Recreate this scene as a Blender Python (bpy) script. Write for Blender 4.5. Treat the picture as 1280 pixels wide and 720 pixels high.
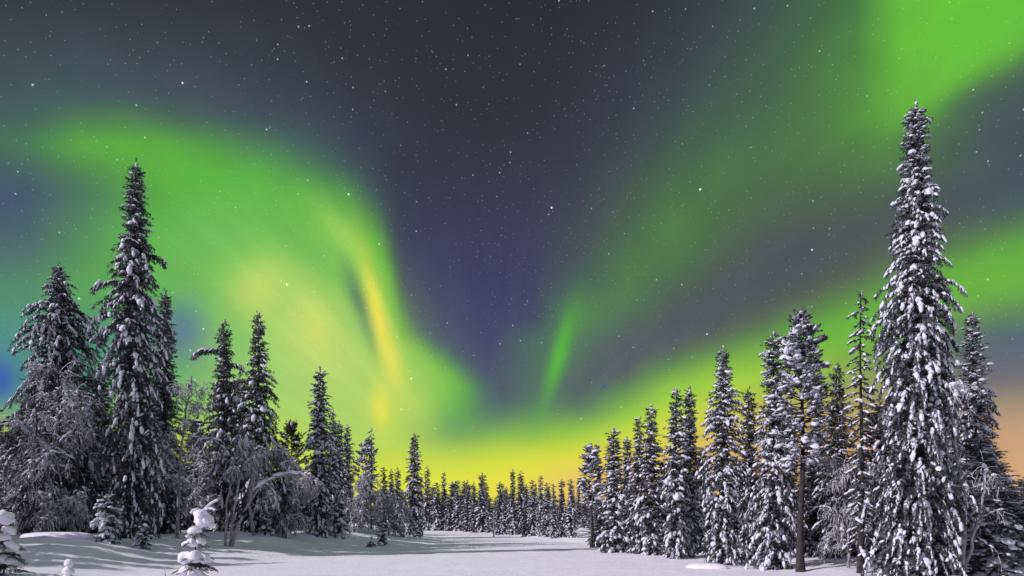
import bpy, math, random
import numpy as np
from mathutils import Vector

# ------------------------------------------------------------------ clear, camera, sky, moon
for o in list(bpy.data.objects):
    bpy.data.objects.remove(o)
scene = bpy.context.scene
col = scene.collection
R = math.radians

F, CX, HY, CAMZ = 800.0, 640.0, 645.0, 2.2         # focal length in photo pixels, horizon row, eye height
cd = bpy.data.cameras.new('camera')
cd.sensor_width = 36.0
cd.lens = 36.0 * F / 1280.0
cd.shift_y = (HY - 360.0) / 1280.0
cd.clip_end = 20000
cam = bpy.data.objects.new('camera', cd)
cam.location = (0, 0, CAMZ)
cam.rotation_euler = (R(90), 0, 0)
col.objects.link(cam)
scene.camera = cam

scene.view_settings.view_transform = 'Standard'
scene.view_settings.look = 'None'
scene.view_settings.exposure = 0.0
scene.view_settings.gamma = 1.0
scene.view_settings.use_curve_mapping = False

SUN_EL, SUN_TRAVEL = R(33), Vector((0.93, 0.36, 0)).normalized()   # moonlight travels to the right and a little away
SUN_STRENGTH = 3.7
sl = bpy.data.lights.new('moon', 'SUN')
sl.energy = SUN_STRENGTH
sl.angle = R(0.5)
sl.color = (1.0, 0.925, 1.0)
moon = bpy.data.objects.new('moon', sl)
moon.rotation_euler = Vector((SUN_TRAVEL.x * math.cos(SUN_EL), SUN_TRAVEL.y * math.cos(SUN_EL), -math.sin(SUN_EL))).to_track_quat('-Z', 'Y').to_euler()
col.objects.link(moon)


def lin(c):
    return tuple((x / 255.0 / 12.92) if x / 255.0 <= 0.04045 else ((x / 255.0 + 0.055) / 1.055) ** 2.4 for x in c)


# colours of the aurora over the northern sky, by direction (gnomonic about north: u to the right, v downwards, v = 645 at the horizon)
SKY_ROWS = {
    -60: [(0, 46, 49, 58), (240, 44, 45, 54), (400, 41, 41, 48), (560, 38, 38, 42), (720, 37, 38, 44), (820, 42, 44, 54), (960, 60, 80, 76), (1040, 66, 105, 68), (1100, 90, 180, 56), (1200, 102, 192, 54), (1280, 100, 190, 56)],
    0: [(0, 50, 55, 65), (160, 48, 50, 60), (320, 44, 44, 52), (480, 40, 40, 46), (640, 37, 37, 42), (740, 39, 39, 47), (820, 44, 46, 58), (880, 50, 60, 66), (960, 62, 82, 76), (1040, 66, 108, 68), (1085, 70, 124, 64), (1105, 92, 170, 58), (1125, 104, 194, 56), (1210, 106, 197, 54), (1280, 102, 192, 56), (1405, 100, 188, 57), (1422, 88, 150, 66), (1440, 74, 104, 80), (1480, 70, 88, 86)],
    60: [(0, 58, 70, 78), (80, 60, 73, 83), (160, 58, 68, 78), (320, 50, 55, 66), (400, 46, 48, 58), (480, 42, 42, 50), (640, 40, 40, 48), (720, 42, 42, 52), (800, 48, 50, 64), (880, 58, 70, 74), (960, 66, 90, 76), (1040, 72, 120, 66), (1080, 75, 130, 63), (1096, 92, 164, 60), (1112, 104, 193, 56), (1220, 106, 196, 55), (1275, 100, 184, 58), (1292, 88, 152, 64), (1308, 74, 104, 80), (1340, 70, 88, 88)],
    120: [(0, 66, 86, 90), (80, 68, 90, 95), (160, 68, 84, 94), (240, 66, 78, 90), (320, 60, 69, 84), (400, 52, 58, 72), (470, 47, 47, 60), (560, 43, 42, 54), (640, 42, 41, 52), (720, 46, 46, 60), (800, 54, 60, 74), (880, 64, 84, 78), (960, 70, 98, 74), (1040, 76, 124, 66), (1080, 82, 140, 64), (1098, 98, 176, 58), (1140, 104, 186, 58), (1183, 98, 176, 60), (1196, 82, 130, 70), (1216, 73, 98, 82), (1280, 68, 82, 88)],
    150: [(0, 66, 94, 92), (60, 70, 106, 90), (110, 78, 130, 78), (170, 78, 128, 78), (230, 70, 96, 90), (320, 65, 80, 90), (400, 58, 70, 84), (460, 50, 52, 68), (560, 45, 44, 58), (640, 45, 44, 57), (720, 49, 49, 64), (800, 57, 66, 76), (880, 66, 92, 76), (960, 72, 106, 73), (1040, 77, 124, 66), (1090, 90, 160, 60), (1120, 98, 174, 60), (1155, 90, 156, 62), (1180, 76, 116, 72), (1220, 70, 90, 84), (1280, 67, 80, 88)],
    180: [(0, 66, 106, 92), (50, 74, 132, 80), (100, 90, 173, 60), (170, 93, 178, 58), (240, 87, 164, 66), (310, 76, 128, 84), (360, 70, 102, 92), (410, 62, 78, 92), (460, 52, 57, 76), (560, 47, 46, 62), (640, 48, 46, 62), (720, 52, 52, 68), (800, 60, 72, 78), (880, 70, 102, 76), (960, 74, 112, 72), (1040, 78, 122, 66), (1110, 84, 140, 64), (1160, 76, 108, 74), (1210, 70, 86, 84), (1280, 66, 78, 90)],
    210: [(0, 66, 90, 100), (60, 74, 110, 90), (120, 86, 150, 70), (180, 92, 178, 60), (250, 94, 182, 60), (320, 88, 174, 68), (370, 78, 140, 82), (420, 68, 96, 92), (455, 56, 66, 84), (500, 48, 48, 66), (560, 48, 47, 66), (640, 50, 49, 68), (720, 55, 57, 74), (800, 64, 82, 78), (880, 76, 116, 72), (960, 76, 112, 73), (1040, 77, 114, 70), (1110, 82, 125, 68), (1170, 74, 96, 78), (1280, 67, 80, 93)],
    240: [(0, 66, 80, 110), (60, 68, 90, 106), (120, 78, 128, 90), (200, 90, 174, 64), (280, 96, 184, 64), (370, 98, 186, 66), (430, 86, 158, 74), (465, 62, 84, 88), (510, 51, 50, 72), (640, 54, 52, 74), (720, 60, 62, 80), (800, 70, 92, 76), (870, 78, 122, 68), (930, 76, 104, 74), (1000, 76, 102, 74), (1100, 76, 102, 74), (1170, 70, 84, 84), (1280, 70, 84, 98)],
    300: [(0, 74, 96, 112), (60, 78, 112, 106), (110, 84, 150, 86), (160, 92, 172, 78), (220, 98, 184, 74), (290, 118, 196, 86), (350, 116, 194, 84), (400, 128, 200, 88), (440, 134, 204, 80), (466, 112, 190, 64), (478, 98, 172, 64), (490, 66, 94, 84), (504, 56, 56, 86), (600, 58, 56, 88), (680, 62, 60, 86), (760, 72, 90, 82), (825, 80, 132, 66), (890, 78, 108, 74), (960, 76, 84, 86), (1040, 74, 80, 86), (1120, 80, 92, 84), (1200, 86, 112, 78), (1280, 98, 172, 62)],
    360: [(0, 82, 140, 108), (50, 86, 142, 104), (110, 92, 170, 82), (190, 92, 172, 76), (245, 104, 188, 82), (300, 156, 210, 98), (355, 166, 214, 102), (405, 140, 202, 96), (440, 110, 186, 78), (470, 134, 204, 80), (484, 124, 196, 66), (492, 100, 176, 54), (498, 70, 110, 76), (506, 62, 66, 96), (530, 60, 60, 98), (600, 58, 56, 100), (680, 64, 68, 96), (740, 78, 116, 80), (800, 80, 120, 72), (860, 76, 90, 86), (960, 78, 80, 90), (1040, 84, 96, 82), (1120, 100, 166, 60), (1200, 108, 188, 56), (1280, 108, 172, 66)],
    420: [(0, 80, 146, 136), (80, 80, 148, 128), (180, 82, 140, 112), (230, 86, 122, 138), (285, 116, 194, 90), (345, 166, 216, 104), (405, 190, 222, 108), (440, 150, 206, 98), (466, 130, 196, 92), (488, 168, 214, 92), (502, 120, 190, 66), (509, 100, 172, 62), (518, 76, 112, 94), (534, 68, 80, 106), (570, 64, 66, 106), (600, 64, 63, 108), (655, 66, 68, 106), (682, 84, 140, 84), (698, 88, 160, 72), (730, 82, 122, 86), (760, 82, 108, 90), (800, 80, 86, 98), (860, 82, 88, 94), (920, 88, 108, 82), (985, 102, 170, 64), (1070, 116, 192, 58), (1200, 88, 112, 100), (1280, 84, 98, 122)],
    480: [(0, 66, 116, 160), (40, 76, 140, 136), (180, 92, 160, 110), (240, 110, 190, 98), (340, 150, 206, 106), (420, 164, 212, 106), (470, 186, 218, 98), (520, 172, 214, 92), (550, 140, 202, 80), (578, 104, 182, 70), (588, 92, 158, 82), (600, 82, 112, 104), (625, 74, 80, 108), (660, 76, 86, 106), (676, 86, 126, 92), (690, 92, 164, 72), (705, 90, 142, 84), (730, 84, 92, 104), (770, 88, 96, 98), (800, 98, 142, 82), (822, 122, 188, 66), (867, 166, 214, 64), (930, 168, 208, 62), (990, 156, 198, 66), (1080, 150, 160, 90), (1200, 112, 106, 114), (1280, 120, 116, 118)],
    540: [(0, 170, 180, 80), (60, 180, 190, 80), (240, 170, 205, 70), (340, 196, 218, 76), (420, 166, 212, 96), (480, 188, 216, 92), (512, 160, 210, 92), (535, 132, 192, 88), (556, 104, 156, 96), (582, 102, 154, 96), (620, 116, 174, 84), (680, 124, 184, 78), (712, 140, 200, 68), (752, 174, 216, 64), (806, 212, 228, 58), (860, 224, 220, 66), (910, 220, 190, 90), (960, 208, 168, 104), (1040, 200, 162, 112), (1240, 196, 158, 124), (1280, 204, 166, 124)],
    600: [(0, 240, 190, 60), (200, 230, 215, 50), (340, 236, 232, 58), (480, 226, 232, 68), (560, 232, 232, 62), (640, 236, 228, 70), (685, 238, 212, 88), (730, 236, 194, 110), (800, 234, 188, 114), (900, 222, 176, 116), (1000, 226, 178, 98), (1240, 216, 166, 120), (1280, 222, 172, 122)],
    660: [(0, 240, 180, 70), (340, 244, 226, 60), (560, 242, 228, 66), (690, 238, 200, 104), (800, 230, 180, 116), (1280, 225, 172, 118)],
    510: [(0, 90, 150, 130), (40, 110, 160, 110), (240, 130, 196, 90), (340, 168, 212, 92), (420, 164, 212, 104), (475, 200, 220, 88), (520, 160, 212, 96), (552, 130, 196, 84), (580, 98, 164, 84), (592, 88, 138, 94), (612, 80, 110, 106), (650, 79, 97, 108), (674, 90, 132, 90), (686, 92, 154, 82), (702, 88, 130, 92), (730, 86, 112, 98), (752, 98, 150, 82), (782, 122, 190, 66), (820, 168, 215, 66), (860, 196, 222, 66), (910, 204, 200, 80), (980, 190, 180, 90), (1240, 165, 145, 118), (1280, 170, 145, 118)],
    570: [(0, 235, 190, 64), (200, 225, 215, 54), (340, 226, 226, 52), (420, 184, 216, 78), (480, 214, 226, 68), (530, 188, 216, 76), (570, 186, 216, 76), (620, 208, 226, 62), (700, 230, 232, 54), (745, 234, 222, 70), (790, 232, 202, 96), (840, 226, 186, 106), (940, 218, 174, 104), (1040, 214, 170, 100), (1240, 206, 162, 122), (1280, 214, 170, 122)],
}
# finer features: (u, v, angle from vertical in degrees, half width, half length, colour, strength)
SKY_SPOTS = [
    (380, 455, -10, 95, 84, (182, 214, 116), 0.6),
    (250, 300, 60, 34, 80, (112, 188, 96), 0.45),
    (449, 376, -20, 9, 40, (90, 124, 98), 0.9),
    (462, 420, -17, 7, 24, (104, 150, 96), 0.5),
    (473, 396, -13.5, 8.5, 58, (244, 232, 84), 0.95),
    (490, 452, -16, 10, 28, (238, 230, 92), 0.7),
    (476, 508, -4, 11, 24, (242, 234, 76), 0.75),
    (508, 498, -35, 14, 40, (198, 220, 100), 0.45),
    (230, 410, 8, 22, 32, (82, 102, 158), 0.55),
    (2, 476, 0, 13, 20, (50, 92, 180), 0.8),
    (744, 458, 8, 26, 40, (84, 86, 102), 0.55),
    (698, 446, 17, 9, 46, (90, 190, 52), 0.85),
    (397, 412, -22, 22, 38, (216, 226, 108), 0.75),
    (322, 360, 42, 24, 32, (206, 220, 106), 0.6),
    (388, 312, -45, 15, 50, (94, 178, 74), 0.5),
    (428, 292, -38, 12, 36, (170, 214, 94), 0.5),
    (300, 420, -30, 16, 40, (104, 190, 96), 0.35),
    (756, 484, 0, 1.6, 1.6, (50, 60, 200), 0.7),
]

# lines the display follows across the rows: edge of the western curtain, the faint diagonal ray, top of the eastern band
LINES_V = [-60, 120, 180, 240, 300, 340, 383, 400, 420, 440, 460, 480, 500, 530, 600, 660]
LINES = [[430, 435, 445, 465, 484, 492, 499, 502, 510, 536, 566, 588, 594, 598, 600, 600],
         [920, 900, 890, 870, 830, 795, 745, 725, 702, 695, 692, 690, 687, 670, 632, 632],
         [1420, 1195, 1132, 1105, 1020, 960, 890, 862, 830, 802, 782, 760, 736, 698, 648, 648],
         [1500, 1480, 1450, 1330, 1210, 1120, 1025, 990, 950, 910, 870, 830, 785, 725, 664, 664]]


def sky_row(v, us):
    """display colours along one row, the drawn rows blended along those lines"""
    ks = sorted(SKY_ROWS)
    hi = next((k for k in ks if k >= v), ks[-1])
    lo = max(k for k in ks if k <= hi and (k < hi or k == v)) if v > ks[0] else ks[0]
    t = 0 if hi == lo else (v - lo) / (hi - lo)
    land = lambda q: [-20.0] + [float(np.interp(q, LINES_V, ln)) for ln in LINES] + [1700.0]
    can = np.interp(us, land(v), [0, 1, 2, 3, 4, 5])
    out = 0
    for k, wt in ((lo, 1 - t), (hi, t)):
        st = sorted(SKY_ROWS[k])
        uk = np.interp(can, [0, 1, 2, 3, 4, 5], land(k))
        cols = np.stack([np.interp(uk, [q[0] for q in st], [q[c] for q in st]) for c in (1, 2, 3)], -1)
        out = out + wt * cols
    return out


w = bpy.data.worlds.new("World")
scene.world = w
w.use_nodes = True
nt = w.node_tree
nt.nodes.clear()


def N(tree, typ, **kw):
    n = tree.nodes.new(typ)
    for k, v in kw.items():
        setattr(n, k, v)
    return n


def plug(tree, sock, v):
    if isinstance(v, bpy.types.NodeSocket):
        tree.links.new(v, sock)
    else:
        sock.default_value = v


def M(op, a, b=0.0, tree=None, clamp=False):
    tree = tree or nt
    n = N(tree, 'ShaderNodeMath', operation=op, use_clamp=clamp)
    plug(tree, n.inputs[0], a)
    plug(tree, n.inputs[1], b)
    return n.outputs[0]


def VM(op, a, b=None, s=None):
    n = N(nt, 'ShaderNodeVectorMath', operation=op)
    plug(nt, n.inputs[0], a)
    if b is not None:
        plug(nt, n.inputs[1], b)
    if s is not None:
        plug(nt, n.inputs['Scale'], s)
    return n.outputs['Value'] if op == 'DOT_PRODUCT' else n.outputs['Vector']


def mixc(fac, a, b):
    n = N(nt, 'ShaderNodeMix', data_type='RGBA', blend_type='MIX')
    plug(nt, n.inputs[0], fac)
    plug(nt, n.inputs[6], a)
    plug(nt, n.inputs[7], b)
    return n.outputs[2]


def build_sky():
    tc = N(nt, 'ShaderNodeTexCoord')
    d = tc.outputs['Generated']
    sep = N(nt, 'ShaderNodeSeparateXYZ')
    nt.links.new(d, sep.inputs[0])
    x, y, z = sep.outputs
    # soft curtain-like waviness of the whole display
    nz = N(nt, 'ShaderNodeTexNoise')
    nz.inputs['Scale'].default_value = 6.0
    nz.inputs['Detail'].default_value = 3.0
    nt.links.new(d, nz.inputs['Vector'])
    wob = VM('SUBTRACT', nz.outputs['Color'], (0.5, 0.5, 0.5))
    sw = N(nt, 'ShaderNodeSeparateXYZ')
    nt.links.new(wob, sw.inputs[0])
    ym = M('MAXIMUM', y, 0.06)
    u = M('ADD', M('MULTIPLY', M('DIVIDE', x, ym), F), CX)
    v = M('SUBTRACT', HY, M('MULTIPLY', M('DIVIDE', z, ym), F))
    u = M('ADD', u, M('MULTIPLY', sw.outputs[0], 10.0))
    v = M('ADD', v, M('MULTIPLY', sw.outputs[1], 14.0))
    vc = M('MAXIMUM', M('MINIMUM', v, 660.0), -60.0)
    un = M('DIVIDE', M('ADD', u, 20.0), 1320.0, clamp=True)
    acc, wsum, s = None, None, 9.5
    fine = np.arange(-20.0, 1301.0, 2.0)
    ker = np.exp(-0.5 * (np.arange(-15, 16) * 2.0 / 4.0) ** 2)
    ker /= ker.sum()
    for vk in range(-60, 661, 16):
        full = sky_row(vk, fine)
        full = np.stack([np.convolve(np.pad(full[:, c], 15, 'edge'), ker, 'valid') for c in range(3)], -1)
        e0 = float(np.interp(vk, LINES_V, LINES[0 if vk >= 225 else 2]))
        near = [e0 + q for q in (-32, -20, -11, -4, 3, 10, 20, 34) if e0 + q < 1296]
        pos = sorted(near + [q for q in np.linspace(-20, 1300, 24) if min([abs(q - e) for e in near] + [99]) > 4])
        ramp = N(nt, 'ShaderNodeValToRGB')
        cr = ramp.color_ramp
        cr.interpolation = 'LINEAR'
        while len(cr.elements) < len(pos):
            cr.elements.new(0.5)
        for e, q in zip(cr.elements, pos):
            e.position = max(0.0, min(1.0, (q + 20.0) / 1320.0))
        for e, q in zip(cr.elements, pos):
            e.color = lin([float(np.interp(q, fine, full[:, c])) for c in range(3)]) + (1.0,)
        nt.links.new(un, ramp.inputs[0])
        dv = M('SUBTRACT', vc, float(vk))
        wk = M('EXPONENT', M('MULTIPLY', M('MULTIPLY', dv, dv), -1.0 / (2 * s * s)))
        wsum = wk if wsum is None else M('ADD', wsum, wk)
        c = VM('SCALE', ramp.outputs[0], s=wk)
        acc = c if acc is None else VM('ADD', acc, c)
    acc = VM('SCALE', acc, s=M('DIVIDE', 1.0, wsum))
    for (su, sv, ang, hw, hl, c, k) in SKY_SPOTS:
        a = R(ang)
        du, dv = M('SUBTRACT', u, su), M('SUBTRACT', v, sv)
        # axis along the streak: (sin a, cos a) in (u, v); a < 0 leans to the left going up
        ax = M('ADD', M('MULTIPLY', du, math.sin(-a)), M('MULTIPLY', dv, math.cos(a)))
        pe = M('SUBTRACT', M('MULTIPLY', du, math.cos(a)), M('MULTIPLY', dv, math.sin(-a)))
        ax, pe = M('DIVIDE', ax, hl), M('DIVIDE', pe, hw)
        q = M('ADD', M('MULTIPLY', ax, ax), M('MULTIPLY', pe, pe))
        wk = M('MULTIPLY', M('EXPONENT', M('MULTIPLY', q, -0.7)), k)
        acc = mixc(wk, acc, lin(c) + (1.0,))
    # fine rays fanning out above the middle of the northern horizon
    ang = M('ARCTAN2', M('SUBTRACT', u, 610.0), M('SUBTRACT', 640.0, v))
    rr = M('SQRT', M('ADD', M('POWER', M('SUBTRACT', u, 610.0), 2.0), M('POWER', M('SUBTRACT', v, 640.0), 2.0)))
    cmb = N(nt, 'ShaderNodeCombineXYZ')
    nt.links.new(M('MULTIPLY', ang, 11.0), cmb.inputs[0])
    nt.links.new(M('MULTIPLY', rr, 0.0035), cmb.inputs[1])
    rn = N(nt, 'ShaderNodeTexNoise')
    rn.inputs['Scale'].default_value = 1.6
    rn.inputs['Detail'].default_value = 5.0
    rn.inputs['Roughness'].default_value = 0.6
    nt.links.new(cmb.outputs[0], rn.inputs['Vector'])
    far = N(nt, 'ShaderNodeMapRange')
    nt.links.new(rr, far.inputs[0])
    far.inputs[1].default_value = 90.0
    far.inputs[2].default_value = 260.0
    gain = M('ADD', 1.0, M('MULTIPLY', M('MULTIPLY', M('SUBTRACT', rn.outputs['Fac'], 0.5), 0.26), far.outputs[0]))
    acc = VM('SCALE', acc, s=gain)
    acc = mixc(0.05, acc, (0.17, 0.18, 0.17, 1.0))
    lum = VM('DOT_PRODUCT', acc, (0.3, 0.6, 0.1))
    fade = M('SUBTRACT', 1.0, M('MULTIPLY', lum, 0.3), clamp=True)
    # south half of the sky: unseen lavender glow, brightened to fill shadows on the snow
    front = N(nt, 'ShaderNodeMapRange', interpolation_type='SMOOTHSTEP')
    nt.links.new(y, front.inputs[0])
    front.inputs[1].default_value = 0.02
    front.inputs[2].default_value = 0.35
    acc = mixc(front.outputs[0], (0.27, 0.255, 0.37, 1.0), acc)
    # stars
    for (scale, rad, bright, seed) in ((26.0, 0.0018, 1.7, 0.0), (54.0, 0.0012, 0.62, 3.7), (150.0, 0.0009, 0.24, 9.1)):
        vo = N(nt, 'ShaderNodeTexVoronoi', feature='F1', voronoi_dimensions='3D')
        vo.inputs['Scale'].default_value = scale
        nt.links.new(VM('ADD', d, (seed, seed * 0.7, seed * 1.3)), vo.inputs['Vector'])
        m = N(nt, 'ShaderNodeMapRange')
        nt.links.new(vo.outputs['Distance'], m.inputs[0])
        m.inputs[1].default_value = rad * scale
        m.inputs[2].default_value = rad * scale * 0.25
        m.inputs[3].default_value = 0.0
        m.inputs[4].default_value = bright
        tint = mixc(0.45, (0.85, 0.92, 1.0, 1.0), vo.outputs['Color'])
        up = N(nt, 'ShaderNodeMapRange')
        nt.links.new(z, up.inputs[0])
        up.inputs[1].default_value = 0.05
        up.inputs[2].default_value = 0.3
        acc = VM('ADD', acc, VM('SCALE', tint, s=M('MULTIPLY', M('MULTIPLY', m.outputs[0], fade), up.outputs[0])))
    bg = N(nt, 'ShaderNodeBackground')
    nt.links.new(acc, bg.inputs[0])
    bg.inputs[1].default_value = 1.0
    # the air's own faint scattering of the moonlight
    sky = N(nt, 'ShaderNodeTexSky', sky_type='NISHITA')
    sky.sun_disc = False
    sky.sun_elevation = SUN_EL
    sky.sun_rotation = math.atan2(-SUN_TRAVEL.x, -SUN_TRAVEL.y)
    bg2 = N(nt, 'ShaderNodeBackground')
    nt.links.new(sky.outputs[0], bg2.inputs[0])
    bg2.inputs[1].default_value = 0.0012
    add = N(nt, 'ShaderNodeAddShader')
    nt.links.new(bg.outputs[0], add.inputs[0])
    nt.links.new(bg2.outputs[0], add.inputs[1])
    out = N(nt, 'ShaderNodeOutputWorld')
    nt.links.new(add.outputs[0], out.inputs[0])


build_sky()

# ------------------------------------------------------------------ materials
def principled(name):
    m = bpy.data.materials.new(name)
    m.use_nodes = True
    return m, m.node_tree, m.node_tree.nodes['Principled BSDF']


def noise(t, scale, detail=4.0, coord='Object', rough=0.55):
    tc = N(t, 'ShaderNodeTexCoord')
    n = N(t, 'ShaderNodeTexNoise')
    n.inputs['Scale'].default_value = scale
    n.inputs['Detail'].default_value = detail
    n.inputs['Roughness'].default_value = rough
    t.links.new(tc.outputs[coord], n.inputs['Vector'])
    return n.outputs['Fac']


def ramp2(t, fac, c0, c1, p0=0.3, p1=0.7):
    r = N(t, 'ShaderNodeValToRGB')
    r.color_ramp.elements[0].position, r.color_ramp.elements[1].position = p0, p1
    r.color_ramp.elements[0].color, r.color_ramp.elements[1].color = c0 + (1,), c1 + (1,)
    t.links.new(fac, r.inputs[0])
    return r.outputs[0]


def bump(t, b, h, strength, dist):
    n = N(t, 'ShaderNodeBump')
    n.inputs['Strength'].default_value = strength
    n.inputs['Distance'].default_value = dist
    t.links.new(h, n.inputs['Height'])
    t.links.new(n.outputs[0], b.inputs['Normal'])


def make_materials():
    mats = {}
    m, t, b = principled('ground_snow')
    t.links.new(ramp2(t, noise(t, 0.35, 5), (0.80, 0.78, 0.86), (0.88, 0.86, 0.93)), b.inputs['Base Color'])
    b.inputs['Roughness'].default_value = 0.65
    h = M('ADD', M('MULTIPLY', noise(t, 9.0, 6, rough=0.75), 0.6, t), M('MULTIPLY', noise(t, 1.3, 3), 1.0, t), t)
    tc = N(t, 'ShaderNodeTexCoord')
    mp = N(t, 'ShaderNodeMapping')
    mp.inputs['Scale'].default_value = (0.35, 1.7, 1.0)
    mp.inputs['Rotation'].default_value = (0, 0, R(12))
    t.links.new(tc.outputs['Object'], mp.inputs['Vector'])
    rip = N(t, 'ShaderNodeTexNoise')
    rip.inputs['Scale'].default_value = 1.1
    rip.inputs['Detail'].default_value = 5.0
    t.links.new(mp.outputs[0], rip.inputs['Vector'])
    h = M('ADD', h, M('MULTIPLY', rip.outputs['Fac'], 1.4, t), t)
    bump(t, b, h, 0.5, 0.13)
    mats['ground'] = m
    m, t, b = principled('tree_snow')
    t.links.new(ramp2(t, noise(t, 3.0, 3), (0.62, 0.64, 0.73), (0.78, 0.78, 0.85)), b.inputs['Base Color'])
    b.inputs['Roughness'].default_value = 0.6
    bump(t, b, noise(t, 9.0, 4), 0.8, 0.08)
    mats['snow'] = m
    m, t, b = principled('spruce_needles')
    dust = N(t, 'ShaderNodeMix', data_type='RGBA')
    r = N(t, 'ShaderNodeMapRange')
    t.links.new(noise(t, 5.5, 4, rough=0.65), r.inputs[0])
    r.inputs[1].default_value, r.inputs[2].default_value = 0.46, 0.70
    r.inputs[4].default_value = 0.85
    t.links.new(r.outputs[0], dust.inputs[0])
    t.links.new(ramp2(t, noise(t, 2.2, 3), (0.010, 0.014, 0.014), (0.030, 0.038, 0.032)), dust.inputs[6])
    dust.inputs[7].default_value = (0.40, 0.41, 0.46, 1)
    t.links.new(dust.outputs[2], b.inputs['Base Color'])
    b.inputs['Roughness'].default_value = 0.75
    mats['needles'] = m
    m, t, b = principled('pine_needles')
    t.links.new(ramp2(t, noise(t, 2.2, 3), (0.03, 0.045, 0.02), (0.065, 0.085, 0.03)), b.inputs['Base Color'])
    b.inputs['Roughness'].default_value = 0.75
    mats['pine'] = m
    m, t, b = principled('bark')
    t.links.new(ramp2(t, noise(t, 5.0, 6), (0.014, 0.012, 0.011), (0.060, 0.052, 0.048)), b.inputs['Base Color'])
    b.inputs['Roughness'].default_value = 0.9
    bump(t, b, noise(t, 14.0, 5), 0.8, 0.05)
    mats['bark'] = m
    m, t, b = principled('birch_bark')
    t.links.new(ramp2(t, noise(t, 4.0, 6), (0.10, 0.095, 0.10), (0.40, 0.39, 0.41)), b.inputs['Base Color'])
    b.inputs['Roughness'].default_value = 0.85
    mats['birch'] = m
    # hoar-frosted twigs: rime gathers on their upper sides
    m, t, b = principled('frosted_twigs')
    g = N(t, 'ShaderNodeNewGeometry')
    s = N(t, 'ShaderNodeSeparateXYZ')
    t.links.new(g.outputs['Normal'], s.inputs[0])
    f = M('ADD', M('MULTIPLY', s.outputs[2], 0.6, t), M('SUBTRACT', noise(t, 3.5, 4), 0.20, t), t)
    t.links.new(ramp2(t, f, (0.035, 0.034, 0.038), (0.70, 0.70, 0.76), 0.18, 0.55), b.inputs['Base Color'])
    b.inputs['Roughness'].default_value = 0.8
    mats['twigs'] = m
    return mats


MAT = make_materials()

# ------------------------------------------------------------------ terrain
LEFT_SHORE = np.array([(-90, -30), (-45, 2), (-24, 12), (-18, 19), (-15, 24), (-13.0, 30), (-11.0, 36.5), (-8.2, 43), (-6.3, 50), (-6.0, 56), (-9, 70), (-16, 95), (-30, 122)], float)
RIGHT_SHORE = np.array([(-24, 128), (-13.7, 110), (-6.6, 88), (0, 68), (6.3, 50), (9.0, 41), (10.4, 32), (10.9, 25), (13, 16), (24, 5), (60, -30)], float)


def seg_dist(X, Y, line):
    best = np.full(np.shape(X), 1e9)
    for (x0, y0), (x1, y1) in zip(line[:-1], line[1:]):
        dx, dy = x1 - x0, y1 - y0
        t = np.clip(((X - x0) * dx + (Y - y0) * dy) / (dx * dx + dy * dy), 0, 1)
        best = np.minimum(best, np.hypot(X - x0 - t * dx, Y - y0 - t * dy))
    return best


POLY = np.vstack([LEFT_SHORE, RIGHT_SHORE])


def inside_lake(X, Y):
    ins = np.zeros(np.shape(X), bool)
    n = len(POLY)
    for i in range(n):
        x0, y0 = POLY[i]
        x1, y1 = POLY[(i + 1) % n]
        if y0 == y1:
            continue
        c = (y0 > Y) != (y1 > Y)
        ins ^= c & (X < (x1 - x0) * (Y - y0) / (y1 - y0) + x0)
    return ins


def sst(a, b, x):
    t = np.clip((x - a) / (b - a), 0, 1)
    return t * t * (3 - 2 * t)


def ground_z(X, Y):
    X, Y = np.asarray(X, float), np.asarray(Y, float)
    ins = inside_lake(X, Y)
    dl, dr = seg_dist(X, Y, LEFT_SHORE), seg_dist(X, Y, RIGHT_SHORE)
    wl = dr ** 2 / (dl ** 2 + dr ** 2 + 1e-6)
    d = np.where(ins, 0.0, np.minimum(dl, dr))
    dd = d + np.where(ins, 0, 0.35 * np.sin(X * 0.7 + Y * 0.31) + 0.3 * np.sin(Y * 0.9 - X * 0.2)) * sst(0, 2, d)
    left = 0.12 * sst(0, 0.8, dd) + 1.05 * sst(0.2, 8.5, dd) + 0.010 * np.clip(dd - 8, 0, 80)
    right = 0.16 * sst(0, 2.0, dd) + 0.012 * np.clip(dd, 0, 60)
    rough = 1.5 * (0.05 * np.sin(X * 0.9 + 1.3) * np.sin(Y * 0.7) + 0.06 * np.sin(X * 0.37 + Y * 0.53) + 0.04 * np.sin(X * 1.7 - Y * 1.1 + 0.7) + 0.025 * np.sin(X * 3.1 + Y * 2.3)) * sst(0.5, 5, d)
    lake = 0.018 * np.sin(X * 0.23 + 0.6) * np.sin(Y * 0.31)
    return lake + wl * left + (1 - wl) * right + rough


def gz(x, y):
    return float(ground_z(np.array([x]), np.array([y]))[0])


def at(px, d):
    return (px - CX) * d / F


def hit(px, py):
    """depth at which the photo's ray through a pixel meets the snow"""
    ds = np.arange(8, 200, 0.1)
    xs = (px - CX) * ds / F
    zs = CAMZ - (py - HY) * ds / F
    below = np.nonzero(zs <= ground_z(xs, ds))[0]
    return float(ds[below[0]]) if len(below) else 60.0


def link_mesh(name, V, T, mat, parent=None, smooth=True):
    me = mesh_from(name, V, T, mat, smooth)
    return put(name, me, parent)


def mesh_from(name, V, T, mat, smooth=True):
    me = bpy.data.meshes.new(name)
    V = np.ascontiguousarray(V, np.float32)
    T = np.ascontiguousarray(T, np.int32)
    k = T.shape[1]
    me.vertices.add(len(V))
    me.vertices.foreach_set('co', V.ravel())
    me.loops.add(T.size)
    me.loops.foreach_set('vertex_index', T.ravel())
    me.polygons.add(len(T))
    me.polygons.foreach_set('loop_start', np.arange(len(T), dtype=np.int32) * k)
    me.polygons.foreach_set('use_smooth', np.full(len(T), smooth))
    me.update(calc_edges=True)
    me.materials.append(mat)
    return me


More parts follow.
